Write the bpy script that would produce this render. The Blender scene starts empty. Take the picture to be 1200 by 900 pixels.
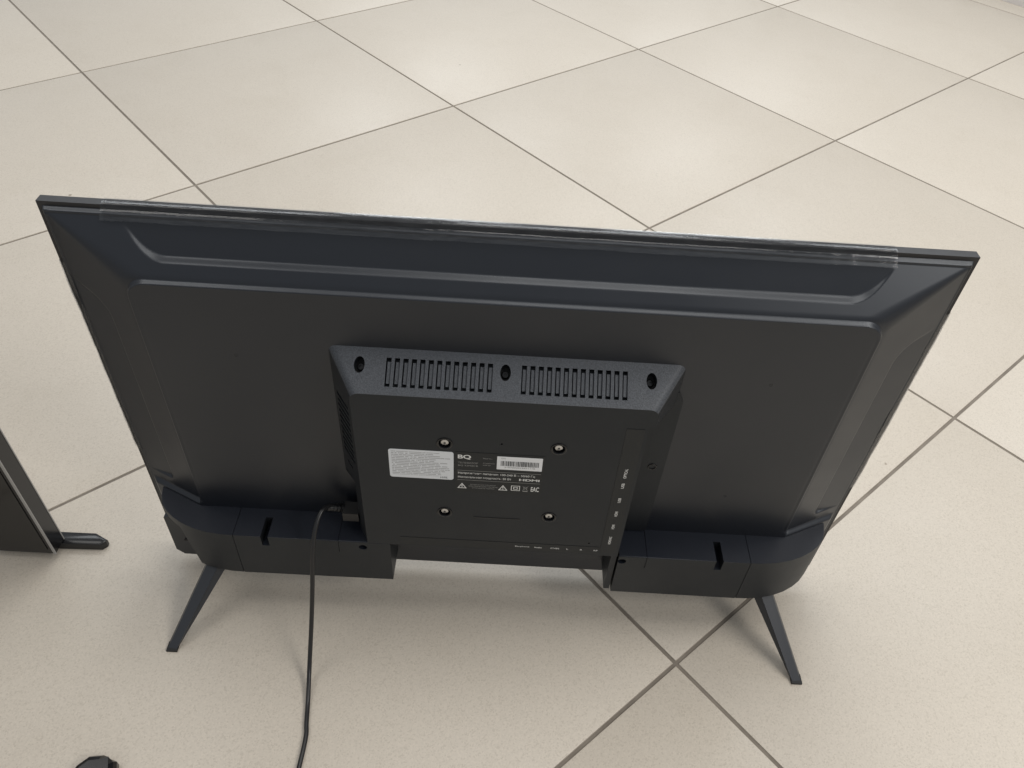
import bpy, bmesh, math, random
import numpy as np
from mathutils import Matrix, Vector, Euler

random.seed(7)
scene = bpy.context.scene
COL = scene.collection

# ------------------------------------------------------------------ camera
cam = bpy.data.cameras.new("camera")
cam.sensor_width = 36.0
cam.lens = 36.0 * 932.0 / 1200.0
cam.clip_start = 0.02
cam.clip_end = 200.0
camo = bpy.data.objects.new("camera", cam)
COL.objects.link(camo)
_r = ((0.998234, 0.057440, 0.015144),
      (0.029058, -0.694523, 0.718884),
      (0.051810, -0.717174, -0.694965))
camo.matrix_world = Matrix((
    (_r[0][0], -_r[0][1], -_r[0][2], -0.00256),
    (_r[1][0], -_r[1][1], -_r[1][2], -0.39438),
    (_r[2][0], -_r[2][1], -_r[2][2], 0.79633),
    (0, 0, 0, 1)))
scene.camera = camo

# ------------------------------------------------------------------ room light
world = bpy.data.worlds.new("World")
scene.world = world
world.use_nodes = True
bg = world.node_tree.nodes["Background"]
bg.inputs[0].default_value = (0.93, 0.96, 1.0, 1)
bg.inputs[1].default_value = 0.36

def ceiling_lamp(x, y, sx, sy, watts, col=(1.0, 0.985, 0.965)):
    l = bpy.data.lights.new("ceiling_lamp", 'AREA')
    l.shape = 'RECTANGLE'
    l.size, l.size_y = sx, sy
    l.energy = watts
    l.color = col
    o = bpy.data.objects.new("ceiling_lamp", l)
    o.location = (x, y, 2.75)
    COL.objects.link(o)
    return o

WARM, COOL = (1.0, 0.965, 0.915), (0.94, 0.975, 1.0)
for lx, ly, w, c in ((-1.5, 0.2, 12, WARM), (0.35, 0.75, 14, WARM), (1.9, 0.3, 26, WARM),
                     (-1.5, 2.6, 18, COOL), (0.35, 2.6, 20, COOL), (2.1, 2.6, 20, COOL),
                     (-0.6, 5.0, 30, COOL), (1.4, 5.0, 26, COOL),
                     (2.5, -1.6, 56, WARM)):
    ceiling_lamp(lx, ly, 1.2, 1.2, w, c)

vs = scene.view_settings
vs.view_transform = 'Standard'
vs.look = 'None'
vs.exposure = 0.12
vs.gamma = 1.0
vs.use_curve_mapping = False

# ------------------------------------------------------------------ materials
class NT:
    def __init__(self, name):
        self.m = bpy.data.materials.new(name)
        self.m.use_nodes = True
        self.t = self.m.node_tree
        self.b = self.t.nodes["Principled BSDF"]
    def n(self, typ, **kw):
        nd = self.t.nodes.new(typ)
        for k, v in kw.items():
            setattr(nd, k, v)
        return nd
    def l(self, a, b):
        self.t.links.new(a, b)
    def ramp(self, fac, stops):
        r = self.n('ShaderNodeValToRGB')
        while len(r.color_ramp.elements) < len(stops):
            r.color_ramp.elements.new(0.5)
        for e, (p, c) in zip(r.color_ramp.elements, stops):
            e.position = p
            e.color = c if len(c) == 4 else (*c, 1)
        self.l(fac, r.inputs[0])
        return r.outputs[0]
    def noise(self, vec, scale, detail=2.0, rough=0.5):
        nz = self.n('ShaderNodeTexNoise')
        nz.inputs['Scale'].default_value = scale
        nz.inputs['Detail'].default_value = detail
        nz.inputs['Roughness'].default_value = rough
        if vec is not None:
            self.l(vec, nz.inputs['Vector'])
        return nz.outputs[0]
    def coord(self, which='Object'):
        return self.n('ShaderNodeTexCoord').outputs[which]
    def bump(self, h, strength, dist):
        b = self.n('ShaderNodeBump')
        b.inputs['Strength'].default_value = strength
        b.inputs['Distance'].default_value = dist
        self.l(h, b.inputs['Height'])
        self.l(b.outputs[0], self.b.inputs['Normal'])

def plastic(name, col, rough, grain=2600, gstr=0.25, gdist=0.0002, spec=0.5, smudge=0.06, tint=(1, 1, 1)):
    k = NT(name)
    co = k.coord()
    k.b.inputs['Base Color'].default_value = (*col, 1)
    k.b.inputs['Specular IOR Level'].default_value = spec
    sm = k.noise(co, 9.0, 5, 0.6)
    r = k.ramp(sm, [(0.3, (rough - smudge,) * 3), (0.7, (rough + smudge,) * 3)])
    k.l(r, k.b.inputs['Roughness'])
    k.b.inputs['Specular Tint'].default_value = (*tint, 1)
    k.bump(k.noise(co, grain, 2, 0.6), gstr, gdist)
    return k.m

M_COVER = plastic("satin_black_plastic", (0.0066, 0.0080, 0.0120), 0.37, 1500, 0.10, 0.0002, 0.72, tint=(0.90, 0.945, 1.0))
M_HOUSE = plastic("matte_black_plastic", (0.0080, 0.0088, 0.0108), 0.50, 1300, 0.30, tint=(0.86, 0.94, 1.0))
M_POD = plastic("smooth_lit_top_plastic", (0.013, 0.0155, 0.0225), 0.38, 1500, 0.12)  # pod tops: cool overhead light put into a lighter, bluer base
M_BEZEL = plastic("bezel_plastic", (0.016, 0.016, 0.018), 0.38, 1200, 0.2)
M_LEG = plastic("leg_plastic", (0.027, 0.030, 0.036), 0.42, 1200, 0.2)
M_DARK = plastic("cavity_black", (0.004, 0.004, 0.004), 0.6)
M_CORD = plastic("cord_rubber", (0.011, 0.011, 0.012), 0.36, 900, 0.15)
M_PLUG = plastic("plug_plastic", (0.024, 0.023, 0.022), 0.42)
M_GLOSS = plastic("gloss_black_plastic", (0.006, 0.006, 0.007), 0.22, 900, 0.05)
M_PRINT = plastic("white_print", (0.70, 0.70, 0.68), 0.6)
M_PRINT_DIM = plastic("grey_print", (0.28, 0.28, 0.27), 0.6)
M_INK = plastic("black_print", (0.03, 0.035, 0.04), 0.6)
M_PLATE = plastic("label_black", (0.0082, 0.0085, 0.0092), 0.47, 1500, 0.05, tint=(0.88, 0.95, 1.0))
M_PAPER = plastic("barcode_paper", (0.78, 0.79, 0.80), 0.55)
M_PLINTH = plastic("plinth_grey", (0.17, 0.16, 0.165), 0.5)
M_TRIM = plastic("plinth_trim", (0.62, 0.59, 0.57), 0.35)
M_SCREEN = plastic("screen_glass", (0.004, 0.0045, 0.0045), 0.16, 700, 0.02)

k = NT("hood_lit_grain_plastic")          # coarse, speckled hood grain; its paler, bluish base carries the ceiling's reflection
co = k.coord()
g = k.noise(co, 900, 3, 0.7)
k.l(k.ramp(g, [(0.35, (0.030, 0.034, 0.041)), (0.65, (0.070, 0.077, 0.089))]), k.b.inputs['Base Color'])
k.b.inputs['Roughness'].default_value = 0.5
k.bump(g, 0.5, 0.0005)
M_HOOD = k.m

k = NT("screw_steel")
k.b.inputs['Base Color'].default_value = (0.62, 0.62, 0.61, 1)
k.b.inputs['Metallic'].default_value = 1.0
k.b.inputs['Roughness'].default_value = 0.3
M_STEEL = k.m

k = NT("silver_sticker")              # silver-white sticker with unreadably small print
co = k.coord()
sep = k.n('ShaderNodeSeparateXYZ'); k.l(co, sep.inputs[0])
rows = k.n('ShaderNodeMath', operation='MULTIPLY'); k.l(sep.outputs[2], rows.inputs[0]); rows.inputs[1].default_value = 450.0
fr = k.n('ShaderNodeMath', operation='FRACT'); k.l(rows.outputs[0], fr.inputs[0])
fl = k.n('ShaderNodeMath', operation='FLOOR'); k.l(rows.outputs[0], fl.inputs[0])
inrow = k.n('ShaderNodeMath', operation='LESS_THAN'); k.l(fr.outputs[0], inrow.inputs[0]); inrow.inputs[1].default_value = 0.55
wn = k.n('ShaderNodeTexWhiteNoise', noise_dimensions='1D'); k.l(fl.outputs[0], wn.inputs['W'])
lim = k.n('ShaderNodeMath', operation='MULTIPLY_ADD'); k.l(wn.outputs[0], lim.inputs[0]); lim.inputs[1].default_value = -0.016; lim.inputs[2].default_value = 0.0255
ends = k.n('ShaderNodeMath', operation='LESS_THAN'); k.l(sep.outputs[0], ends.inputs[0]); k.l(lim.outputs[0], ends.inputs[1])
lend = k.n('ShaderNodeMath', operation='GREATER_THAN'); k.l(sep.outputs[0], lend.inputs[0]); lend.inputs[1].default_value = -0.026
topz = k.n('ShaderNodeMath', operation='LESS_THAN'); k.l(sep.outputs[2], topz.inputs[0]); topz.inputs[1].default_value = 0.0165
botz = k.n('ShaderNodeMath', operation='GREATER_THAN'); k.l(sep.outputs[2], botz.inputs[0]); botz.inputs[1].default_value = -0.0150
cmb = k.n('ShaderNodeCombineXYZ'); k.l(sep.outputs[0], cmb.inputs[0]); k.l(fl.outputs[0], cmb.inputs[1])
mp = k.n('ShaderNodeMapping'); k.l(cmb.outputs[0], mp.inputs[0]); mp.inputs['Scale'].default_value = (520, 7.3, 1)
wd = k.noise(mp.outputs[0], 1.0, 2, 0.6)
word = k.n('ShaderNodeMath', operation='GREATER_THAN'); k.l(wd, word.inputs[0]); word.inputs[1].default_value = 0.41
f = word.outputs[0]
for o in (inrow, ends, lend, topz, botz):
    mm = k.n('ShaderNodeMath', operation='MULTIPLY'); k.l(f, mm.inputs[0]); k.l(o.outputs[0], mm.inputs[1]); f = mm.outputs[0]
k.l(k.ramp(f, [(0.0, (0.71, 0.735, 0.76)), (1.0, (0.42, 0.43, 0.445))]), k.b.inputs['Base Color'])
k.b.inputs['Roughness'].default_value = 0.42
M_STICKER = k.m

def film_material():
    k = NT("clear_film")
    t = k.t
    out = t.nodes["Material Output"]
    k.t.nodes.remove(k.b)
    co = k.coord()
    mp = k.n('ShaderNodeMapping'); k.l(co, mp.inputs[0]); mp.inputs['Scale'].default_value = (0.10, 1, 1)
    h1 = k.noise(mp.outputs[0], 420, 4, 0.65)
    b = k.n('ShaderNodeBump'); b.inputs['Strength'].default_value = 0.22; b.inputs['Distance'].default_value = 0.0005
    k.l(h1, b.inputs['Height'])
    tr = k.n('ShaderNodeBsdfTransparent'); tr.inputs[0].default_value = (0.93, 0.94, 0.95, 1)
    gl = k.n('ShaderNodeBsdfGlossy'); gl.inputs[0].default_value = (1, 1, 1, 1); gl.inputs['Roughness'].default_value = 0.10
    k.l(b.outputs[0], gl.inputs['Normal'])
    df = k.n('ShaderNodeBsdfDiffuse'); df.inputs[0].default_value = (0.6, 0.62, 0.65, 1)
    lw = k.n('ShaderNodeFresnel'); lw.inputs[0].default_value = 1.45
    k.l(b.outputs[0], lw.inputs['Normal'])
    ad = k.n('ShaderNodeMath', operation='MULTIPLY'); k.l(lw.outputs[0], ad.inputs[0]); ad.inputs[1].default_value = 0.95
    m1 = k.n('ShaderNodeMixShader'); k.l(ad.outputs[0], m1.inputs[0]); k.l(tr.outputs[0], m1.inputs[1]); k.l(gl.outputs[0], m1.inputs[2])
    hz = k.ramp(k.noise(mp.outputs[0], 700, 3, 0.7), [(0.45, (0.008,) * 3), (0.8, (0.05,) * 3)])
    m2 = k.n('ShaderNodeMixShader'); k.l(hz, m2.inputs[0]); k.l(m1.outputs[0], m2.inputs[1]); k.l(df.outputs[0], m2.inputs[2])
    k.l(m2.outputs[0], out.inputs[0])
    return k.m
M_FILM = film_material()

def tile_material():
    k = NT("porcelain_tile")
    co = k.coord()
    oi = k.n('ShaderNodeObjectInfo')
    add = k.n('ShaderNodeVectorMath', operation='ADD'); k.l(co, add.inputs[0]); k.l(oi.outputs['Location'], add.inputs[1])
    v = add.outputs[0]
    base = k.ramp(k.noise(v, 2.2, 4, 0.6), [(0.3, (0.535, 0.482, 0.408)), (0.7, (0.547, 0.494, 0.420))])
    # salt-and-pepper speckle of the porcelain body
    vg = k.n('ShaderNodeTexVoronoi'); vg.inputs['Scale'].default_value = 760.0; k.l(v, vg.inputs['Vector'])
    sg = k.n('ShaderNodeSeparateColor'); k.l(vg.outputs['Color'], sg.inputs[0])
    sp = k.ramp(sg.outputs[0], [(0.0, (0.86, 0.85, 0.835)), (0.22, (0.97,) * 3), (0.7, (1.01,) * 3), (1.0, (1.055,) * 3)])
    sp2 = k.ramp(k.noise(v, 400, 2, 0.6), [(0.25, (0.88, 0.865, 0.84)), (0.33, (1.0,) * 3)])
    smear = k.ramp(k.noise(v, 7, 6, 0.65), [(0.25, (0.965, 0.96, 0.95)), (0.5, (1.0,) * 3)])
    vo = k.n('ShaderNodeTexVoronoi'); vo.inputs['Scale'].default_value = 8.0; k.l(v, vo.inputs['Vector'])
    spn = k.n('ShaderNodeVectorMath', operation='SCALE'); spn.inputs['Scale'].default_value = 0.010
    nzc = k.n('ShaderNodeTexNoise'); nzc.inputs['Scale'].default_value = 300.0; k.l(v, nzc.inputs['Vector'])
    k.l(nzc.outputs['Color'], spn.inputs[0])
    sv = k.n('ShaderNodeVectorMath', operation='ADD'); k.l(v, sv.inputs[0]); k.l(spn.outputs[0], sv.inputs[1])
    k.l(sv.outputs[0], vo.inputs['Vector'])
    sepc = k.n('ShaderNodeSeparateColor'); k.l(vo.outputs['Color'], sepc.inputs[0])
    rad = k.n('ShaderNodeMath', operation='MULTIPLY_ADD'); k.l(sepc.outputs[1], rad.inputs[0]); rad.inputs[1].default_value = 0.045; rad.inputs[2].default_value = -0.022
    dd = k.n('ShaderNodeMath', operation='SUBTRACT'); k.l(vo.outputs['Distance'], dd.inputs[0]); k.l(rad.outputs[0], dd.inputs[1])
    crumbs = k.ramp(dd.outputs[0], [(0.0, (0.50, 0.46, 0.41)), (0.006, (1.0,) * 3)])
    cur = base
    for o in (sp, sp2, crumbs, smear):
        mx = k.n('ShaderNodeMix', data_type='RGBA', blend_type='MULTIPLY')
        mx.inputs['Factor'].default_value = 1.0
        k.l(cur, mx.inputs['A']); k.l(o, mx.inputs['B']); cur = mx.outputs['Result']
    hs = k.n('ShaderNodeHueSaturation')
    vr = k.n('ShaderNodeMapRange'); k.l(oi.outputs['Random'], vr.inputs[0]); vr.inputs[3].default_value = 0.97; vr.inputs[4].default_value = 1.03
    k.l(vr.outputs[0], hs.inputs['Value']); k.l(cur, hs.inputs['Color'])
    k.l(hs.outputs[0], k.b.inputs['Base Color'])
    k.l(k.ramp(k.noise(v, 11, 5, 0.6), [(0.3, (0.36,) * 3), (0.7, (0.41,) * 3)]), k.b.inputs['Roughness'])
    k.bump(k.noise(v, 900, 2, 0.6), 0.018, 0.0003)
    return k.m
M_TILE = tile_material()

k = NT("grout")
co = k.coord()
k.l(k.ramp(k.noise(co, 25, 5, 0.7), [(0.3, (0.15, 0.128, 0.105)), (0.7, (0.235, 0.205, 0.17))]), k.b.inputs['Base Color'])
k.b.inputs['Roughness'].default_value = 0.9
M_GROUT = k.m

# ------------------------------------------------------------------ helpers
def link(name, me, mat, parent=None, loc=(0, 0, 0), rot=(0, 0, 0)):
    o = bpy.data.objects.new(name, me)
    if mat is not None and len(me.materials) == 0:
        me.materials.append(mat)
    COL.objects.link(o)
    o.location = loc
    o.rotation_euler = rot
    if parent is not None:
        o.parent = parent
    return o

def tag(o, label=None, cat=None, group=None, kind=None):
    if label: o["label"] = label
    if cat: o["category"] = cat
    if group: o["group"] = group
    if kind: o["kind"] = kind
    return o

def empty(name, loc, label, cat, group=None):
    o = bpy.data.objects.new(name, None)
    o.empty_display_size = 0.05
    o.location = loc
    COL.objects.link(o)
    return tag(o, label, cat, group)

def to_mesh(bm, name="mesh", smooth=True, angle=32):
    bmesh.ops.recalc_face_normals(bm, faces=bm.faces)
    me = bpy.data.meshes.new(name)
    bm.to_mesh(me)
    bm.free()
    if smooth:
        for p in me.polygons: p.use_smooth = True
        me.set_sharp_from_angle(angle=math.radians(angle))
    return me

def hexa(bm, pts):
    """eight points: bottom ring 0-3, top ring 4-7"""
    v = [bm.verts.new(p) for p in pts]
    for f in ((0, 3, 2, 1), (4, 5, 6, 7), (0, 1, 5, 4), (1, 2, 6, 5), (2, 3, 7, 6), (3, 0, 4, 7)):
        bm.faces.new([v[i] for i in f])
    return v

def box(bm, x0, x1, y0, y1, z0, z1):
    return hexa(bm, [(x0, y0, z0), (x1, y0, z0), (x1, y1, z0), (x0, y1, z0),
                     (x0, y0, z1), (x1, y0, z1), (x1, y1, z1), (x0, y1, z1)])

def prism(bm, pts, axis, a, b):
    """extrude a 2D outline along an axis: 'z' -> (x,y), 'y' -> (x,z), 'x' -> (y,z)"""
    def P(p, t):
        return {'z': (p[0], p[1], t), 'y': (p[0], t, p[1]), 'x': (t, p[0], p[1])}[axis]
    lo = [bm.verts.new(P(p, a)) for p in pts]
    hi = [bm.verts.new(P(p, b)) for p in pts]
    n = len(pts)
    bm.faces.new(lo); bm.faces.new(hi[::-1])
    for i in range(n):
        bm.faces.new((lo[i], lo[(i + 1) % n], hi[(i + 1) % n], hi[i]))

def bevel_all(bm, w, seg=2, ang=25):
    es = [e for e in bm.edges if len(e.link_faces) == 2 and e.calc_face_angle(0) > math.radians(ang)]
    bmesh.ops.bevel(bm, geom=es, offset=w, segments=seg, profile=0.5, affect='EDGES', clamp_overlap=True)

def disc_solid(bm, c, r, axis, h0, h1, seg=20, rz=None):
    """cylinder with an elliptical section between h0 and h1 along a direction frame (u,v,n)"""
    u, v, n = axis
    rz = rz or r
    ring0, ring1 = [], []
    for i in range(seg):
        a = 2 * math.pi * i / seg
        p = Vector(c) + u * (r * math.cos(a)) + v * (rz * math.sin(a))
        ring0.append(bm.verts.new(p + n * h0)); ring1.append(bm.verts.new(p + n * h1))
    bm.faces.new(ring0); bm.faces.new(ring1[::-1])
    for i in range(seg):
        bm.faces.new((ring0[i], ring0[(i + 1) % seg], ring1[(i + 1) % seg], ring1[i]))

def rev(bm, prof, c, axis, seg=20):
    """surface of revolution: prof = [(radius, height)], frame (u,v,n)"""
    u, v, n = axis
    rings = []
    for r, h in prof:
        if r < 1e-7:
            rings.append([bm.verts.new(Vector(c) + n * h)])
        else:
            rings.append([bm.verts.new(Vector(c) + u * (r * math.cos(2 * math.pi * i / seg)) + v * (r * math.sin(2 * math.pi * i / seg)) + n * h) for i in range(seg)])
    for a, b in zip(rings, rings[1:]):
        for i in range(seg):
            j = (i + 1) % seg
            if len(a) == 1: bm.faces.new((a[0], b[i], b[j]))
            elif len(b) == 1: bm.faces.new((a[i], a[j], b[0]))
            else: bm.faces.new((a[i], a[j], b[j], b[i]))

def boolean(me, cutters, angle=32):
    """subtract a list of bmeshes from me and return the new mesh"""
    tmp = bpy.data.objects.new("tmp", me)
    COL.objects.link(tmp)
    cos = []
    for cb in cutters:
        cm = to_mesh(cb, "cut", smooth=False)
        c = bpy.data.objects.new("cut", cm)
        COL.objects.link(c)
        m = tmp.modifiers.new("b", 'BOOLEAN')
        m.operation = 'DIFFERENCE'; m.object = c; m.solver = 'EXACT'
        cos.append(c)
    dg = bpy.context.evaluated_depsgraph_get()
    dg.update()
    out = bpy.data.meshes.new_from_object(tmp.evaluated_get(dg))
    for o in [tmp] + cos:
        bpy.data.objects.remove(o)
    for p in out.polygons: p.use_smooth = True
    out.set_sharp_from_angle(angle=math.radians(angle))
    for p in out.polygons:
        if p.area > 1.2e-4 and max(abs(c) for c in p.normal) > 0.9995: p.use_smooth = False
    return out

X, Y, Z = Vector((1, 0, 0)), Vector((0, 1, 0)), Vector((0, 0, 1))
BACK = (X, Z, -Y)          # frame of a surface that faces the camera side (-y)

def tube(pts, rad, seg=12, sub=10):
    """smooth tube through points (Catmull-Rom)"""
    P = [Vector(p) for p in pts]
    P = [P[0] * 2 - P[1]] + P + [P[-1] * 2 - P[-2]]
    path = []
    for i in range(1, len(P) - 2):
        for s in range(sub):
            t = s / sub
            a, b, c, d = P[i - 1], P[i], P[i + 1], P[i + 2]
            path.append(0.5 * ((2 * b) + (c - a) * t + (2 * a - 5 * b + 4 * c - d) * t * t + (3 * b - a - 3 * c + d) * t ** 3))
    path.append(P[-2])
    bm = bmesh.new()
    up = Vector((0.3, 0.1, 1)).normalized()
    rings = []
    for i, p in enumerate(path):
        d = (path[min(i + 1, len(path) - 1)] - path[max(i - 1, 0)]).normalized()
        u = d.cross(up).normalized(); v = d.cross(u).normalized(); up = -v if v.dot(up) < 0 else v
        r = rad(i / (len(path) - 1)) if callable(rad) else rad
        rings.append([bm.verts.new(p + u * (r * math.cos(2 * math.pi * k / seg)) + up * (r * math.sin(2 * math.pi * k / seg))) for k in range(seg)])
    for a, b in zip(rings, rings[1:]):
        for k in range(seg):
            bm.faces.new((a[k], a[(k + 1) % seg], b[(k + 1) % seg], b[k]))
    bm.faces.new(rings[0]); bm.faces.new(rings[-1][::-1])
    return bm

# ------------------------------------------------------------------ floor: grout bed and single tiles
TILE = 0.6
A_DIR = Vector((0.44967, 0.39724, 0)) / TILE
B_DIR = Vector((0.39724, -0.44967, 0)) / TILE
ORIG = Vector((-0.98937, 1.36378, 0))
floor_me = bpy.data.meshes.new("floor")
bm = bmesh.new(); box(bm, -9, 9, -8, 10, -0.05, -0.0016)
floor = link("floor", to_mesh(bm, "floor", smooth=False), M_GROUT)
tag(floor, kind="structure")
ang = math.atan2(A_DIR.y, A_DIR.x)
GAP = 0.0040
bm = bmesh.new()
h = TILE / 2 - GAP / 2
box(bm, -h, h, -h, h, -0.012, 0.0)
es = [e for e in bm.edges if all(abs(v.co.z) < 1e-6 for v in e.verts)]
bmesh.ops.bevel(bm, geom=es, offset=0.0016, segments=2, profile=0.6, affect='EDGES')
tile_me = to_mesh(bm, "tile")
tile_me.materials.append(M_TILE)
for a in range(-12, 14):
    for b in range(-12, 14):
        c = ORIG + A_DIR * (a + 0.5) * TILE + B_DIR * (b + 0.5) * TILE
        if (c - Vector((0, 1.2, 0))).length > 4.3:
            continue
        t = link("tile", tile_me, M_TILE, floor, (c.x, c.y, random.uniform(-0.00025, 0.00025)), (0, 0, ang + random.choice((0, 1, 2, 3)) * math.pi / 2))

# ------------------------------------------------------------------ grey plinth at the far right edge
pl = empty("display_plinth", (1.535, 2.27, 0), "grey plinth with a pale base trim at the top right corner", "plinth")
pl.rotation_euler = (0, 0, math.atan2(-0.749, 0.662))
bm = bmesh.new(); box(bm, -0.9, 0.9, 0.012, 0.5, 0.0, 0.22); bevel_all(bm, 0.004)
link("plinth_body", to_mesh(bm), M_PLINTH, pl)
bm = bmesh.new(); box(bm, -0.9, 0.9, -0.004, 0.0125, 0.0005, 0.016); bevel_all(bm, 0.003)
link("base_trim", to_mesh(bm), M_TRIM, pl)

# ================================================================== the television (seen from behind)
tv = empty("television", (0, 0.1, 0), "black flat television seen from behind, standing on two splayed legs", "television")
def part(name, me, mat, parent=None, label=None):
    o = link(name, me, mat, None)
    p = parent or tv
    o.parent = p
    o.matrix_parent_inverse = Matrix.Translation((0, -0.1, 0)) if p is tv else Matrix.Identity(4)
    if label: o["label"] = label
    return o

YF, YP = 0.058, 0.092      # housing face / back panel

# front bezel and screen
bm = bmesh.new(); box(bm, -0.364, 0.364, 0.1277, 0.1360, 0.030, 0.4568); bevel_all(bm, 0.0012, 2)
bezel = part("front_bezel", to_mesh(bm), M_BEZEL)
bm = bmesh.new(); box(bm, -0.354, 0.354, 0.1355, 0.1366, 0.046, 0.4475); bevel_all(bm, 0.0003, 1)
part("screen_panel", to_mesh(bm), M_SCREEN)

# back cover: relief sheet with rim, sloped borders, recessed fields and raised centre panel
def sstep(e0, e1, x):
    t = np.clip((x - e0) / (e1 - e0), 0, 1)
    return t * t * (3 - 2 * t)
def smax(a, b, k):
    hh = np.clip(0.5 + 0.5 * (a - b) / k, 0, 1)
    return b + (a - b) * hh + k * hh * (1 - hh)
def smin(a, b, k):
    return -smax(-a, -b, k)
XS, ZT, ZB = 0.3605, 0.4530, 0.052
gx = np.concatenate([np.arange(-XS, -0.262, 0.0007), np.linspace(-0.262, 0.262, 260), -np.arange(-XS, -0.262, 0.0007)[::-1]])
gz = np.concatenate([np.linspace(ZB, 0.130, 30), np.arange(0.1305, 0.152, 0.0006), np.linspace(0.153, 0.398, 160), np.arange(0.3985, ZT, 0.00042), [ZT]])
nx, nz = len(gx), len(gz)
GX, GZ = np.meshgrid(gx, gz)
dt, dx = ZT - GZ, XS - np.abs(GX)
lip = 0.0040
ht = lip * sstep(0.0, 0.0020, dt) + np.clip(dt - 0.0035, 0, None) * (0.028 / 0.0365)
hs = lip * sstep(0.0, 0.0020, dx) + np.clip(dx - 0.0035, 0, None) * (0.028 / 0.0590)
kk = 0.0008 + 0.010 * np.clip(np.minimum(ht, hs) / 0.032, 0, 1)
hb = smin(ht, hs, kk)
hb = smin(hb, np.full_like(hb, 0.0322), 0.003)
# recessed field along the top border
sd = smax(np.abs(GX) - (0.2795 + np.clip(0.029 - dt, 0, 1) * 0.85), dt - 0.0290, 0.014)
rec = np.clip((dt - 0.0060) / 0.023, 0, 1) * 0.0058
hb = hb - rec * sstep(0.0012, -0.0014, sd)
# recessed fields on both side borders
sd = smax(0.0 - (dx - 0.0) * 0 + (dx - 0.0325), GZ - (0.372 + (0.0325 - dx) * 0.62), 0.016)
sd = smax(sd, 0.148 - GZ, 0.004)
rec = np.clip((dx - 0.0050) / 0.0275, 0, 1) * 0.0034
hb = hb - rec * sstep(0.0010, -0.0016, sd)
# raised centre panel with rounded top corners
qx, qz = np.abs(GX) - 0.2985 + 0.017, GZ - 0.4115 + 0.017
sd = np.minimum(np.maximum(qx, qz), 0) + np.hypot(np.maximum(qx, 0), np.maximum(qz, 0)) - 0.017
hb = hb + 0.0036 * sstep(0.0010, -0.0012, sd) + 0.0008 * np.exp(-((sd + 0.0022) / 0.0011) ** 2) * sstep(0.137, 0.145, GZ)
# step out to the foot of the side borders
hb = np.minimum(hb + 0.0045 * sstep(0.1375, 0.1318, GZ) * sstep(0.003, 0.010, dx), 0.0358)
GYv = 0.1275 - hb
verts = np.stack([GX, GYv, GZ], -1).reshape(-1, 3)
idx = np.arange(nx * nz).reshape(nz, nx)
quads = np.stack([idx[:-1, :-1], idx[:-1, 1:], idx[1:, 1:], idx[1:, :-1]], -1).reshape(-1, 4)
skirt = np.stack([gx, np.full(nx, 0.1275), np.full(nx, 0.036)], -1)
nv = len(verts)
verts = np.vstack([verts, skirt])
sq = np.stack([np.arange(nx - 1) + nv, np.arange(1, nx) + nv, idx[0, 1:], idx[0, :-1]], -1)
quads = np.vstack([quads, sq])
me = bpy.data.meshes.new("back_cover")
me.from_pydata(verts.tolist(), [], quads.tolist())
for p in me.polygons: p.use_smooth = True
cover = part("back_cover", me, M_COVER)

# tiny vent pin-holes in the centre panel
for hx, hz_ in ((0.2249, 0.3425), (-0.2233, 0.3412), (0.2221, 0.1917)):
    bm = bmesh.new()
    rev(bm, [(0.0017, 0.0001), (0.0013, 0.0006), (0.0010, 0.0004), (0.0, -0.0002)], (hx, YP + 0.0001, hz_), BACK, 14)
    part("pin_hole", to_mesh(bm), M_DARK, tv)

# ---------------------------------------------------------------- electronics housing
def housing_mesh():
    bm = bmesh.new()
    fr = [(-0.123, 0.1305), (0.1225, 0.1305), (0.1225, 0.318), (0.1275, 0.318), (0.1275, 0.337), (-0.123, 0.337)]
    bk = [(-0.146, 0.1305), (0.1225, 0.1305), (0.1225, 0.318), (0.1515, 0.318), (0.1515, 0.360), (-0.146, 0.360)]
    F = [bm.verts.new((x, YF, z)) for x, z in fr]
    B = [bm.verts.new((x, YP + 0.001, z)) for x, z in bk]
    bm.faces.new(F); bm.faces.new(B[::-1])
    for i in range(6):
        bm.faces.new((F[i], F[(i + 1) % 6], B[(i + 1) % 6], B[i]))
    bm.edges.ensure_lookup_table()
    def E(a, b): return bm.edges.get((a, b))
    bmesh.ops.bevel(bm, geom=[E(F[4], B[4]), E(F[5], B[5])], offset=0.0060, segments=5, profile=0.5, affect='EDGES')
    fe = [e for e in bm.edges if len(e.link_faces) == 2 and all(abs(v.co.y - YF) < 1e-5 for v in e.verts)]
    bmesh.ops.bevel(bm, geom=fe, offset=0.0013, segments=3, profile=0.5, affect='EDGES')
    return to_mesh(bm)

hd = Vector((0, -0.034, -0.023))          # down the sloping hood
hn = Vector((0, -0.023, 0.034)).normalized()
h0 = Vector((0, YP, 0.360))
hu = hd.normalized()
def hood_box(bm, x0, x1, t0, t1, depth, top=0.004):
    pts = []
    for lvl in (-depth, top):
        for x, t in ((x0, t0), (x1, t0), (x1, t1), (x0, t1)):
            pts.append(h0 + X * x + hd * t + hn * lvl)
    hexa(bm, pts)
cut = bmesh.new()
slats = bmesh.new()
WS = 0.0042
for g0, g1 in ((-0.0962, -0.0090), (0.0147, 0.1018)):
    pitch = (g1 - WS - g0) / 12
    for i in range(13):
        x0 = g0 + pitch * i
        hood_box(cut, x0, x0 + WS, 0.215, 0.805, 0.0060)
        hood_box(slats, x0 + 0.0010, x0 + WS - 0.0004, 0.290, 0.735, 0.0061, -0.0016)
wells = bmesh.new()
for wx in (-0.1179, 0.0015, 0.1216):
    disc_solid(wells, h0 + X * wx + hd * 0.385, 0.0044, (X, hu, hn), -0.010, 0.004, 24, 0.0070)
vesa = bmesh.new()
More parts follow.
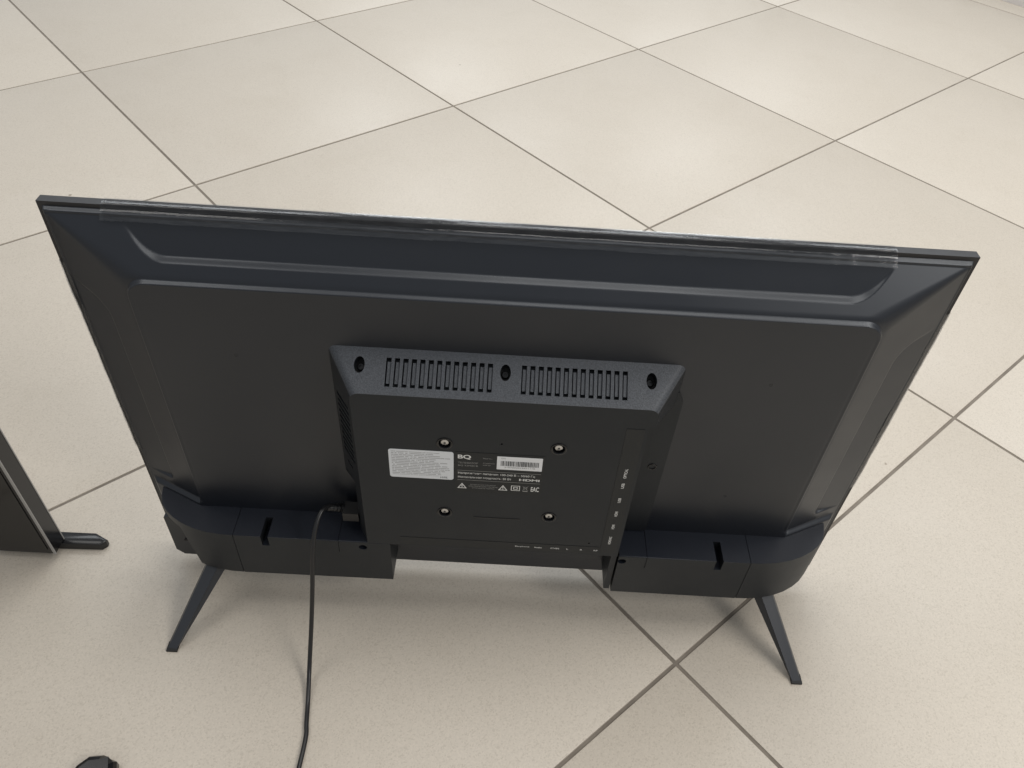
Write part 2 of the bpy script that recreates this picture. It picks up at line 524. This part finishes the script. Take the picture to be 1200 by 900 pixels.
VESA = [(-0.0469, 0.2838), (0.0511, 0.2848), (-0.0475, 0.1869), (0.0506, 0.1877)]
for x, z in VESA:
    disc_solid(vesa, (x, YF, z), 0.0056, BACK, -0.0050, 0.004, 24)
for x, z, r in ((0.0019, 0.2870, 0.0010), (0.0930, 0.1490, 0.0010)):
    disc_solid(vesa, (x, YF, z), r, BACK, -0.002, 0.004, 10)
# slots through the bevelled left flank, and the bay for the power inlet
flank = bmesh.new()
fd = Vector((-0.023, 0.034, 0)).normalized()
fn = Vector((-0.034, -0.023, 0)).normalized()
f0 = Vector((-0.123, YF, 0))
def flank_box(bm, s0, s1, z0, z1, depth):
    pts = []
    for lvl in (-depth, 0.004):
        for s, z in ((s0, z0), (s1, z0), (s1, z1), (s0, z1)):
            pts.append(f0 + fd * s + fn * lvl + Z * z)
    hexa(bm, pts)
for i in range(11):
    z = 0.3105 - i * 0.0070
    flank_box(flank, 0.010, 0.034, z - 0.0020, z + 0.0020, 0.007)
flank_box(flank, 0.018, 0.030, 0.2235, 0.2270, 0.003)
bay = bmesh.new()
hexa(bay, [(-0.17, 0.0665, 0.12), (-0.1330, 0.0665, 0.12), (-0.1330, 0.10, 0.12), (-0.17, 0.10, 0.12),
           (-0.17, 0.0665, 0.190), (-0.1330, 0.0665, 0.206), (-0.1330, 0.10, 0.206), (-0.17, 0.10, 0.206)])
hm = boolean(housing_mesh(), [cut, wells, vesa, flank, bay])
hm.materials.clear()
for m in (M_HOUSE, M_HOOD, M_DARK): hm.materials.append(m)
for p in hm.polygons:
    c, n = p.center, p.normal
    on_hood = c.z > 0.338 - 0.006 and (c - h0).dot(hn) > -0.0040 and n.dot(hn) > 0.55
    p.material_index = 1 if on_hood else 0
    if (c - h0).dot(hn) < -0.0060 and c.z > 0.335 and c.y < YP: p.material_index = 2  # deep slot and well floors coloured darker to strengthen their shade
housing = part("electronics_housing", hm, M_HOUSE)
vs_o = part("vent_slats", to_mesh(slats, smooth=False), M_HOOD)
vs_o["kind"] = "stuff"

for i, wx in enumerate((-0.1179, 0.0015, 0.1216)):          # screws deep in the hood wells
    bm = bmesh.new()
    rev(bm, [(0.0032, -0.0098), (0.0032, -0.0088), (0.0026, -0.0078), (0.0010, -0.0076), (0.0008, -0.0086), (0, -0.0086)], h0 + X * wx + hd * 0.385, (X, hu, hn), 16)
    part("well_screw", to_mesh(bm), M_GLOSS, tv)
for x, z in VESA:
    bm = bmesh.new()
    rev(bm, [(0.0072, -0.0003), (0.0070, 0.0006), (0.0060, 0.0009), (0.0053, 0.0004), (0.0050, -0.004)], (x, YF, z), BACK, 28)
    ringo = part("mount_socket", to_mesh(bm), M_GLOSS, tv)
    bm = bmesh.new()
    rev(bm, [(0.0037, -0.0049), (0.0037, -0.0022), (0.0033, -0.0010), (0.0011, -0.0005), (0.0009, -0.0030), (0, -0.0032)], (x, YF, z), BACK, 20)
    sc = link("mount_screw", to_mesh(bm), M_STEEL, ringo)

# flange strip to the right of the housing
bm = bmesh.new()
prism(bm, [(0.118, 0.1315), (0.1522, 0.1315), (0.1545, 0.1340), (0.1552, 0.318), (0.1500, 0.330), (0.118, 0.330)], 'y', YP - 0.0030, YP + 0.002)
bevel_all(bm, 0.0008, 2)
part("housing_flange", to_mesh(bm), M_HOUSE)
bm = bmesh.new()
rev(bm, [(0.0042, 0.0), (0.0040, 0.0006), (0.0032, 0.0007), (0.0028, -0.0004), (0.0014, -0.0006), (0, -0.0012)], (0.1435, YP - 0.0031, 0.2325), BACK, 20)
fs = part("flange_screw", to_mesh(bm), M_GLOSS)
# connector sockets in the right wall of the housing (face away to the right)
for z in (0.2572, 0.2404, 0.2194, 0.1987, 0.1785, 0.1562):
    bm = bmesh.new(); box(bm, 0.1222, 0.1232, 0.066, 0.080, z - 0.0045, z + 0.0045); bevel_all(bm, 0.0003, 1)
    part("connector_socket", to_mesh(bm), M_DARK)

# ---------------------------------------------------------------- foot pods (speaker housings)
def pod_outline(s):
    o = [(0.2550, 0.0578), (0.2700, 0.0583), (0.2850, 0.0602), (0.2985, 0.0637), (0.3110, 0.0690), (0.3220, 0.0757),
         (0.3310, 0.0832), (0.3385, 0.0920), (0.3425, 0.1010), (0.3440, 0.1120), (0.3440, 0.1262)]
    inner = 0.1020 if s < 0 else 0.1255
    pts = [(inner, 0.0578)] + o + [(inner, 0.1262)]
    return [(s * x, y) for x, y in pts]
def pod(s):
    bm = bmesh.new()
    pts = pod_outline(s)
    prism(bm, pts, 'z', 0.0650, 0.1300)
    rim = [e for e in bm.edges if abs(e.verts[0].co.z - e.verts[1].co.z) < 1e-6]
    bmesh.ops.bevel(bm, geom=rim, offset=0.0012, segments=2, profile=0.5, affect='EDGES')
    me = to_mesh(bm)
    cb = bmesh.new()
    sx = 0.2265
    a, b = sorted((s * (sx - 0.0036), s * (sx + 0.0036)))
    box(cb, a, b, 0.050, 0.0815, 0.1155, 0.140)                 # key slot
    seams = []
    for x in (0.2575, 0.1535):                                  # moulding seams
        a, b = s * x - 0.00035, s * x + 0.00035
        sm = bmesh.new()
        z0 = 0.06 if x > 0.2 else 0.112
        prism(sm, [(0.05, z0), (0.0586, z0), (0.0586, 0.1293), (0.12, 0.1293), (0.12, 0.14), (0.05, 0.14)], 'x', a, b)
        seams.append(sm)
    ho = bmesh.new()
    disc_solid(ho, (s * 0.1295, 0.0578, 0.1214), 0.0042, BACK, -0.012, 0.004, 22, 0.0038)
    cs = [cb, ho] + seams
    if s < 0:                                                   # open outer corner on one side
        op = bmesh.new()
        hexa(op, [(-0.37, 0.040, 0.050), (-0.3005, 0.040, 0.050), (-0.3005, 0.150, 0.050), (-0.37, 0.150, 0.050),
                  (-0.37, 0.040, 0.1195), (-0.3160, 0.040, 0.1195), (-0.3160, 0.150, 0.1195), (-0.37, 0.150, 0.1195)])
        cs.append(op)
    out = boolean(me, cs)
    out.materials.clear()
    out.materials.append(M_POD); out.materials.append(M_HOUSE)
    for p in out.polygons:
        p.material_index = 0 if p.normal.z > 0.5 else 1  # upward faces take the lighter, bluer lit copy
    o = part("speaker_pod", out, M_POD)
    return o
pod_l = pod(-1)
pod_r = pod(1)
pod_l["label"] = "foot pod with an open outer corner"

# face web that joins the housing to the left pod, and the wall of the notch
bm = bmesh.new()
box(bm, -0.1225, -0.1025, YF + 0.0003, YP + 0.02, 0.1290, 0.1330)
part("housing_web", to_mesh(bm), M_HOUSE)
# rib at the inner end of the right pod
bm = bmesh.new()
box(bm, 0.1180, 0.1238, 0.0600, 0.1000, 0.0672, 0.1300); bevel_all(bm, 0.0006, 1)
part("pod_rib", to_mesh(bm), M_HOUSE)
# bracket seen through the open corner of the left pod
bm = bmesh.new()
prism(bm, [(-0.3475, 0.038), (-0.3475, 0.096), (-0.3300, 0.103), (-0.3020, 0.103), (-0.3020, 0.030), (-0.3400, 0.030)], 'y', 0.0985, 0.1270)
bevel_all(bm, 0.0015, 2)
br = part("corner_bracket", to_mesh(bm), M_COVER)
bm = tube([(-0.3330, 0.0975, 0.058), (-0.3290, 0.0965, 0.0605), (-0.3250, 0.0965, 0.0575), (-0.3200, 0.0965, 0.0595), (-0.3160, 0.0975, 0.0580)], 0.0013, 8, 6)
part("clip", to_mesh(bm), M_DARK, tv)

# ---------------------------------------------------------------- legs
def leg_mesh(s, rear=True):
    bm = bmesh.new()
    bot = [(0.3250, -0.0020), (0.3340, -0.0010), (0.3345, 0.0085), (0.3222, 0.0085)]
    top = [(0.2790, 0.0800), (0.2922, 0.0820), (0.2925, 0.0960), (0.2655, 0.0940)]
    zt = 0.075
    if not rear:
        bot = [(x, 0.196 - y) for x, y in bot]
        top = [(x, 0.196 - y) for x, y in top]
    pts = [(s * x, y, 0.0004) for x, y in bot] + [(s * x, y, zt) for x, y in top]
    hexa(bm, pts)
    bevel_all(bm, 0.0014, 3, 20)
    return to_mesh(bm)
for s in (-1, 1):
    for rear in (True, False):
        lg = part("leg", leg_mesh(s, rear), M_LEG)
        fy = 0.0033 if rear else 0.1927
        bm = bmesh.new(); box(bm, s * 0.3284 - 0.0056, s * 0.3284 + 0.0056, fy - 0.0054, fy + 0.0052, 0.0002, 0.0026); bevel_all(bm, 0.0008, 2)
        link("foot_pad", to_mesh(bm), M_DARK, lg)

# ---------------------------------------------------------------- labels and print
def rounded_rect(w, h, r, seg=5):
    pts = []
    for cx, cz, a0 in ((w / 2 - r, h / 2 - r, 0), (-w / 2 + r, h / 2 - r, 90), (-w / 2 + r, -h / 2 + r, 180), (w / 2 - r, -h / 2 + r, 270)):
        for i in range(seg + 1):
            a = math.radians(a0 + 90 * i / seg)
            pts.append((cx + r * math.cos(a), cz + r * math.sin(a)))
    return pts
def plate(name, x0, x1, z0, z1, r, mat, y, th, label=None, parent=None):
    bm = bmesh.new()
    prism(bm, rounded_rect(x1 - x0, z1 - z0, r), 'y', -th, 0.0)
    me = to_mesh(bm, smooth=False)
    me.materials.append(mat)
    o = bpy.data.objects.new(name, me)
    COL.objects.link(o)
    o.parent = tv if parent is None else parent
    base = Vector((0, 0.1, 0)) if parent is None else Vector(parent["_org"])
    o.location = Vector(((x0 + x1) / 2, y, (z0 + z1) / 2)) - base
    o["_org"] = [(x0 + x1) / 2, y, (z0 + z1) / 2]
    if label: o["label"] = label
    return o

def text_mesh(s, x0, x1, z0, z1, y, bold=0.0, rot=False):
    """flat lettering fitted to a rectangle on a plane facing -y"""
    cu = bpy.data.curves.new("txt", 'FONT')
    cu.body = s
    cu.size = 1.0
    cu.offset = bold
    ob = bpy.data.objects.new("txt", cu)
    COL.objects.link(ob)
    dg = bpy.context.evaluated_depsgraph_get(); dg.update()
    me = bpy.data.meshes.new_from_object(ob.evaluated_get(dg))
    bpy.data.objects.remove(ob)
    n = len(me.vertices)
    co = np.empty(n * 3); me.vertices.foreach_get("co", co); co = co.reshape(-1, 3)
    lo, hi = co.min(0), co.max(0)
    u = (co[:, 0] - lo[0]) / max(hi[0] - lo[0], 1e-6)
    v = (co[:, 1] - lo[1]) / max(hi[1] - lo[1], 1e-6)
    if rot:
        u, v = 1 - v, u
    out = np.stack([x0 + u * (x1 - x0), np.full(n, y), z0 + v * (z1 - z0)], -1)
    me.vertices.foreach_set("co", out.ravel())
    me.materials.clear()
    return me

def sub(name, me, mat, parent):
    """child placed in scene coordinates under a plate made above"""
    me.materials.clear(); me.materials.append(mat)
    o = bpy.data.objects.new(name, me)
    COL.objects.link(o)
    o.parent = parent
    o.matrix_parent_inverse = Matrix.Translation(-Vector(parent["_org"]))
    return o

YL = YF - 0.00012
sticker = plate("information_sticker", -0.0960, -0.0392, 0.2355, 0.2733, 0.0025, M_STICKER, YL, 0.00015, "silver sticker covered in tiny print")
code = sub("printed_code", text_mesh("107E", -0.0510, -0.0448, 0.2373, 0.2394, YL - 0.0003), M_INK, sticker)
rl = plate("rating_label", -0.0378, 0.0402, 0.2190, 0.2740, 0.0008, M_PLATE, YL, 0.00012, "black rating label with white print")
YT = YL - 0.0003
TX = [("brand_lettering", "BQ", -0.0355, -0.0240, 0.2648, 0.2708, 0.03, M_PRINT),
      ("printed_text", "ТЕЛЕВИЗОР", -0.0352, -0.0178, 0.2592, 0.2614, 0.0, M_PRINT_DIM),
      ("printed_text", "BQ 32FS01B", -0.0352, -0.0178, 0.2553, 0.2575, 0.0, M_PRINT_DIM),
      ("printed_text", "Модель:", -0.0133, -0.0056, 0.2664, 0.2682, 0.0, M_PRINT_DIM),
      ("printed_text", "Серийный", -0.0133, -0.0032, 0.2600, 0.2618, 0.0, M_PRINT_DIM),
      ("printed_text", "номер:", -0.0133, -0.0068, 0.2573, 0.2590, 0.0, M_PRINT_DIM),
      ("printed_text", "Напряжение питания: 100-240 В ~ 50/60 Гц", -0.0352, 0.0334, 0.2443, 0.2478, 0.004, M_PRINT),
      ("printed_text", "Номинальная мощность: 50 Вт", -0.0352, 0.0124, 0.2388, 0.2423, 0.004, M_PRINT),
      ("printed_text", "HDMI", 0.0195, 0.0378, 0.2394, 0.2424, 0.03, M_PRINT),
      ("printed_text", "ВО ИЗБЕЖАНИЕ ПОРАЖЕНИЯ", -0.0240, -0.0010, 0.2299, 0.2313, 0.0, M_PRINT_DIM),
      ("printed_text", "ЭЛЕКТРИЧЕСКИМ ТОКОМ НЕ", -0.0258, 0.0008, 0.2275, 0.2289, 0.0, M_PRINT_DIM),
      ("printed_text", "ОТКРЫВАТЬ КОРПУС", -0.0225, -0.0020, 0.2251, 0.2265, 0.0, M_PRINT_DIM),
      ("printed_mark", "EAC", 0.0308, 0.0382, 0.2250, 0.2316, 0.02, M_PRINT)]
for nm, s, x0, x1, z0, z1, bo, mt in TX:
    sub(nm, text_mesh(s, x0, x1, z0, z1, YT, bo), mt, rl)
def flat(polys, y):
    bm = bmesh.new()
    for p in polys:
        bm.faces.new([bm.verts.new((x, y, z)) for x, z in p])
    me = bpy.data.meshes.new("flat"); bm.to_mesh(me); bm.free()
    return me
def rectp(x0, x1, z0, z1): return [(x0, z0), (x1, z0), (x1, z1), (x0, z1)]
for zz in (0.2498, 0.2366):
    sub("printed_rule", flat([rectp(-0.0358, 0.0384, zz - 0.00022, zz + 0.00022)], YT), M_PRINT_DIM, rl)
def tri_frame(x0, x1, z0, z1, t):
    o = [(x0, z0), (x1, z0), ((x0 + x1) / 2, z1)]
    c = ((x0 + x1) / 2, z0 + (z1 - z0) * 0.36)
    i = [(c[0] + (p[0] - c[0]) * t, c[1] + (p[1] - c[1]) * t) for p in o]
    return [[o[a], o[(a + 1) % 3], i[(a + 1) % 3], i[a]] for a in range(3)]
a = tri_frame(-0.0358, -0.0272, 0.2247, 0.2323, 0.66)
xm = -0.0315
a.append([(xm - 0.0001, 0.2300), (xm + 0.0007, 0.2300), (xm + 0.0002, 0.2280), (xm + 0.0009, 0.2280), (xm - 0.0002, 0.2257), (xm - 0.0001, 0.2272), (xm - 0.0008, 0.2272)])
sub("warning_triangle", flat(a, YT), M_PRINT, rl)
a = tri_frame(0.0012, 0.0098, 0.2246, 0.2321, 0.66)
a += [rectp(0.0051, 0.0059, 0.2272, 0.2296), rectp(0.0051, 0.0059, 0.2258, 0.2265)]
sub("warning_triangle", flat(a, YT), M_PRINT, rl)
def rect_frame(x0, x1, z0, z1, t):
    return [rectp(x0, x1, z0, z0 + t), rectp(x0, x1, z1 - t, z1), rectp(x0, x0 + t, z0 + t, z1 - t), rectp(x1 - t, x1, z0 + t, z1 - t)]
sub("double_square_mark", flat(rect_frame(0.0128, 0.0209, 0.2250, 0.2322, 0.0007) + rect_frame(0.0149, 0.0188, 0.2268, 0.2304, 0.0007), YT), M_PRINT, rl)
bx0, bx1, bz0, bz1 = 0.0230, 0.0285, 0.2262, 0.2322
a = [[(bx0 + 0.0008, bz1 - 0.001), (bx1 - 0.0008, bz1 - 0.001), (bx1 - 0.0008, bz1 - 0.0015), (bx0 + 0.0008, bz1 - 0.0015)],
     [(bx0 + 0.0010, bz1 - 0.0016), (bx0 + 0.0015, bz1 - 0.0016), (bx0 + 0.0021, bz0 + 0.0004), (bx0 + 0.0016, bz0 + 0.0004)],
     [(bx1 - 0.0015, bz1 - 0.0016), (bx1 - 0.0010, bz1 - 0.0016), (bx1 - 0.0016, bz0 + 0.0004), (bx1 - 0.0021, bz0 + 0.0004)],
     [(bx0, bz0), (bx0 + 0.0004, bz0), (bx1, bz1), (bx1 - 0.0004, bz1)],
     [(bx1 - 0.0004, bz0), (bx1, bz0), (bx0 + 0.0004, bz1), (bx0, bz1)],
     rectp(bx0 + 0.0004, bx1 - 0.0004, 0.2244, 0.2256)]
sub("crossed_bin_mark", flat(a, YT), M_PRINT_DIM, rl)

bar = plate("barcode_sticker", -0.0012, 0.0386, 0.2541, 0.2714, 0.0005, M_PAPER, YL - 0.00035, 0.00012, "white barcode sticker")
rnd = random.Random(3)
x = 0.0022; bars = []
while x < 0.0358:
    w = rnd.choice((0.00025, 0.0004, 0.0006, 0.0008))
    bars.append(rectp(x, x + w, 0.2592, 0.2658))
    x += w + rnd.choice((0.0003, 0.0004, 0.0006))
sub("barcode_bars", flat(bars, YT - 0.0003), M_INK, bar)
sub("printed_text", text_mesh("S/N", 0.0025, 0.0060, 0.2682, 0.2698, YT - 0.0003), M_PRINT_DIM, bar)
sub("printed_text", text_mesh("2107002019471118", 0.0055, 0.0325, 0.2566, 0.2582, YT - 0.0003), M_PRINT_DIM, bar)

# port lettering: slightly darker, smoother strips moulded along the right and lower rim of the face
vert = plate("port_strip", 0.1050, 0.1205, 0.1345, 0.3150, 0.0005, M_PLATE, YF - 0.00005, 0.00022, "lettered connector strip along the right rim")
hori = plate("port_strip", -0.0920, 0.1040, 0.1320, 0.1435, 0.0005, M_PLATE, YF - 0.00005, 0.00022, "lettered connector strip along the lower rim")
for s, z0, z1 in (("OPTICAL", 0.2510, 0.2640), ("USB", 0.2368, 0.2440), ("USB", 0.2160, 0.2228), ("HDMI", 0.1950, 0.2025), ("HDMI", 0.1750, 0.1820), ("HDMI/ARC", 0.1500, 0.1625)):
    sub("port_lettering", text_mesh(s, 0.1113, 0.1140, z0, z1, YF - 0.0005, 0.02, True), M_PRINT, vert)
for s, x0, x1 in (("Earphone", 0.0215, 0.0355), ("Audio", 0.0400, 0.0478), ("CVBS", 0.0565, 0.0650), ("L", 0.0722, 0.0740), ("R", 0.0856, 0.0878), ("RF", 0.0990, 0.1030)):
    sub("port_lettering", text_mesh(s, x0, x1, 0.1370, 0.1391, YF - 0.0005, 0.01), M_PRINT, hori)
# moulded line under the mount sockets
bm = bmesh.new(); box(bm, -0.0200, 0.0235, YF - 0.0005, YF + 0.0005, 0.1810, 0.1818)
part("moulded_rib", to_mesh(bm, smooth=False), M_PLUG)

# ---------------------------------------------------------------- clear protective film on the edges
def film_strip(prof, a0, a1, axis, n, jit, seed):
    """sheet: profile points swept along x or z with slightly wavy free edges"""
    r = np.random.RandomState(seed)
    wav = np.convolve(r.randn(n + 40), np.ones(9) / 9, 'same')[20:20 + n + 1]
    wav2 = np.convolve(r.randn(n + 40), np.ones(5) / 5, 'same')[20:20 + n + 1]
    bm = bmesh.new()
    rows = []
    for i in range(n + 1):
        t = i / n
        a = a0 + (a1 - a0) * t
        row = []
        for j, (y, q) in enumerate(prof):
            e = j / (len(prof) - 1)
            yy = y + jit * wav[i] * e * 0.9
            qq = q + jit * wav2[i] * e * 0.8
            row.append(bm.verts.new((a, yy, qq) if axis == 'x' else (qq, yy, a)))
        rows.append(row)
    for r0, r1 in zip(rows, rows[1:]):
        for j in range(len(prof) - 1):
            bm.faces.new((r0[j], r1[j], r1[j + 1], r0[j + 1]))
    bm.normal_update()
    return to_mesh(bm, angle=60)
top_prof = [(0.1362, 0.4536), (0.1364, 0.4574), (0.1335, 0.4577), (0.1295, 0.4577), (0.1278, 0.4573), (0.1271, 0.4556),
            (0.1265, 0.4541), (0.1252, 0.4537), (0.1238, 0.4530), (0.1228, 0.4514), (0.1206, 0.4492), (0.1194, 0.4478)]
fm = part("protective_film", film_strip(top_prof, -0.3150, 0.2995, 'x', 160, 0.0005, 4), M_FILM, None, "clear film strip along the top edge")
side_prof = [(0.1362, 0.3610), (0.1364, 0.3648), (0.1330, 0.3651), (0.1285, 0.3651), (0.1262, 0.3640), (0.1250, 0.3610), (0.1235, 0.3570)]
part("protective_film", film_strip(side_prof, 0.4020, 0.1750, 'z', 60, 0.0007, 9), M_FILM, None, "clear film strip along a side edge")
part("protective_film", film_strip([(y, -q) for y, q in side_prof], 0.4020, 0.1750, 'z', 60, 0.0007, 12), M_FILM, None, "clear film strip along a side edge")

# ================================================================== power cable
pc = empty("power_cable", (-0.1716, -0.1119, 0.0), "thin black power cable hanging from the television to the floor", "cable")
def cpart(name, me, mat):
    o = link(name, me, mat, pc)
    o.matrix_parent_inverse = Matrix.Translation((0.1716, 0.1119, 0))
    return o
bm = bmesh.new(); box(bm, -0.1490, -0.1335, 0.0710, 0.0860, 0.1460, 0.1575); bevel_all(bm, 0.0015, 2)
cpart("plug", to_mesh(bm), M_PLUG)
axis_d = Vector((-0.0090, -0.0040, 0.0045)).normalized()
uu = axis_d.cross(Z).normalized(); vv = axis_d.cross(uu)
prof = [(0.0, 0.0), (0.0050, 0.0)]
for i in range(4):
    b = 0.0005 + i * 0.0038; r = 0.0050 - i * 0.0005
    prof += [(r, b), (r, b + 0.0022), (0.0033, b + 0.0024), (0.0033, b + 0.0037)]
prof += [(0.0030, 0.0162), (0, 0.0162)]
bm = bmesh.new(); rev(bm, prof, (-0.1505, 0.0805, 0.1545), (uu, vv, axis_d), 18)
cpart("strain_relief", to_mesh(bm), M_CORD)
path = [(-0.1560, 0.0795, 0.1575), (-0.1623, 0.0750, 0.1630), (-0.1679, 0.0660, 0.1645), (-0.1721, 0.0520, 0.1536), (-0.1745, 0.0400, 0.1309),
        (-0.1767, 0.0260, 0.0920), (-0.1785, 0.0090, 0.0556), (-0.1800, -0.0160, 0.0165), (-0.1770, -0.0440, 0.0040), (-0.1735, -0.0690, 0.0027), (-0.1712, -0.0830, 0.0026),
        (-0.1716, -0.1119, 0.0026), (-0.1740, -0.1500, 0.0026), (-0.1850, -0.2000, 0.0026), (-0.2050, -0.2500, 0.0026)]
cpart("cord", to_mesh(tube(path, 0.0023, 12, 10)), M_CORD)

# ================================================================== second television, cut by the left edge
t2 = empty("television", (-0.83, 0.11, 0), "second black television at the left edge, only its lower corner showing", "television")
def p2(name, me, mat):
    o = link(name, me, mat, t2)
    o.matrix_parent_inverse = Matrix.Translation((0.83, -0.11, 0))
    return o
bm = bmesh.new(); box(bm, -1.200, -0.4895, 0.1010, 0.1210, 0.0120, 0.4400); bevel_all(bm, 0.0020, 3)
p2("front_bezel", to_mesh(bm), M_GLOSS)
bm = bmesh.new(); box(bm, -1.192, -0.4960, 0.1002, 0.1016, 0.0200, 0.4320); bevel_all(bm, 0.0003, 1)
p2("screen_panel", to_mesh(bm), M_SCREEN)
k = NT("film_glint_grey"); k.b.inputs['Base Color'].default_value = (0.30, 0.29, 0.275, 1); k.b.inputs['Roughness'].default_value = 0.35
M_EDGE = k.m
for y0, y1 in ((0.1000, 0.1013), (0.1203, 0.1216)):  # grey strips painted as the pale reflection along clear film edges
    bm = bmesh.new(); box(bm, -0.4915, -0.4890, y0, y1, 0.0114, 0.4406); bevel_all(bm, 0.0005, 2)
    p2("film_edge_glint", to_mesh(bm), M_EDGE)
bm = bmesh.new()
box(bm, -1.1, -0.60, 0.122, 0.150, 0.05, 0.33); bevel_all(bm, 0.006, 2)
p2("rear_housing", to_mesh(bm), M_HOUSE)
def flat_leg(s):
    bm = bmesh.new()
    if s > 0:
        pts = [(-0.56, 0.1130), (-0.4470, 0.1165), (-0.4425, 0.1215), (-0.4430, 0.1255), (-0.4580, 0.1330), (-0.56, 0.1320)]
    else:
        pts = [(-1.13, 0.1130), (-1.2430, 0.1165), (-1.2475, 0.1215), (-1.2470, 0.1255), (-1.2320, 0.1330), (-1.13, 0.1320)]
    prism(bm, pts, 'z', 0.0005, 0.0105)
    top = [e for e in bm.edges if all(v.co.z > 0.010 for v in e.verts)]
    bmesh.ops.bevel(bm, geom=top, offset=0.0035, segments=2, profile=0.5, affect='EDGES')
    return to_mesh(bm)
p2("leg", flat_leg(1), M_GLOSS)
p2("leg", flat_leg(-1), M_GLOSS)

# ================================================================== small black plastic piece at the lower left
bm = bmesh.new()
ring = []
for (x, y, z) in ((-0.379, -0.135, 0), (-0.3745, -0.1215, 0), (-0.3660, -0.1125, 0), (-0.3535, -0.1108, 0), (-0.3465, -0.1140, 0), (-0.3395, -0.1160, 0), (-0.3360, -0.1260, 0), (-0.3380, -0.160, 0), (-0.379, -0.160, 0)):
    ring.append((x, y))
prism(bm, ring, 'z', 0.0005, 0.014)
top = [e for e in bm.edges if all(v.co.z > 0.013 for v in e.verts)]
bmesh.ops.bevel(bm, geom=top, offset=0.006, segments=2, profile=0.4, affect='EDGES')
fit = link("plastic_fitting", to_mesh(bm, angle=15), M_GLOSS, None)
for v in fit.data.vertices: v.co -= Vector((-0.357, -0.135, 0))
fit.location = (-0.357, -0.135, 0)
tag(fit, "small shiny black faceted plastic piece on the floor at the bottom left", "fitting")

for o in bpy.data.objects:
    if "_org" in o: del o["_org"]
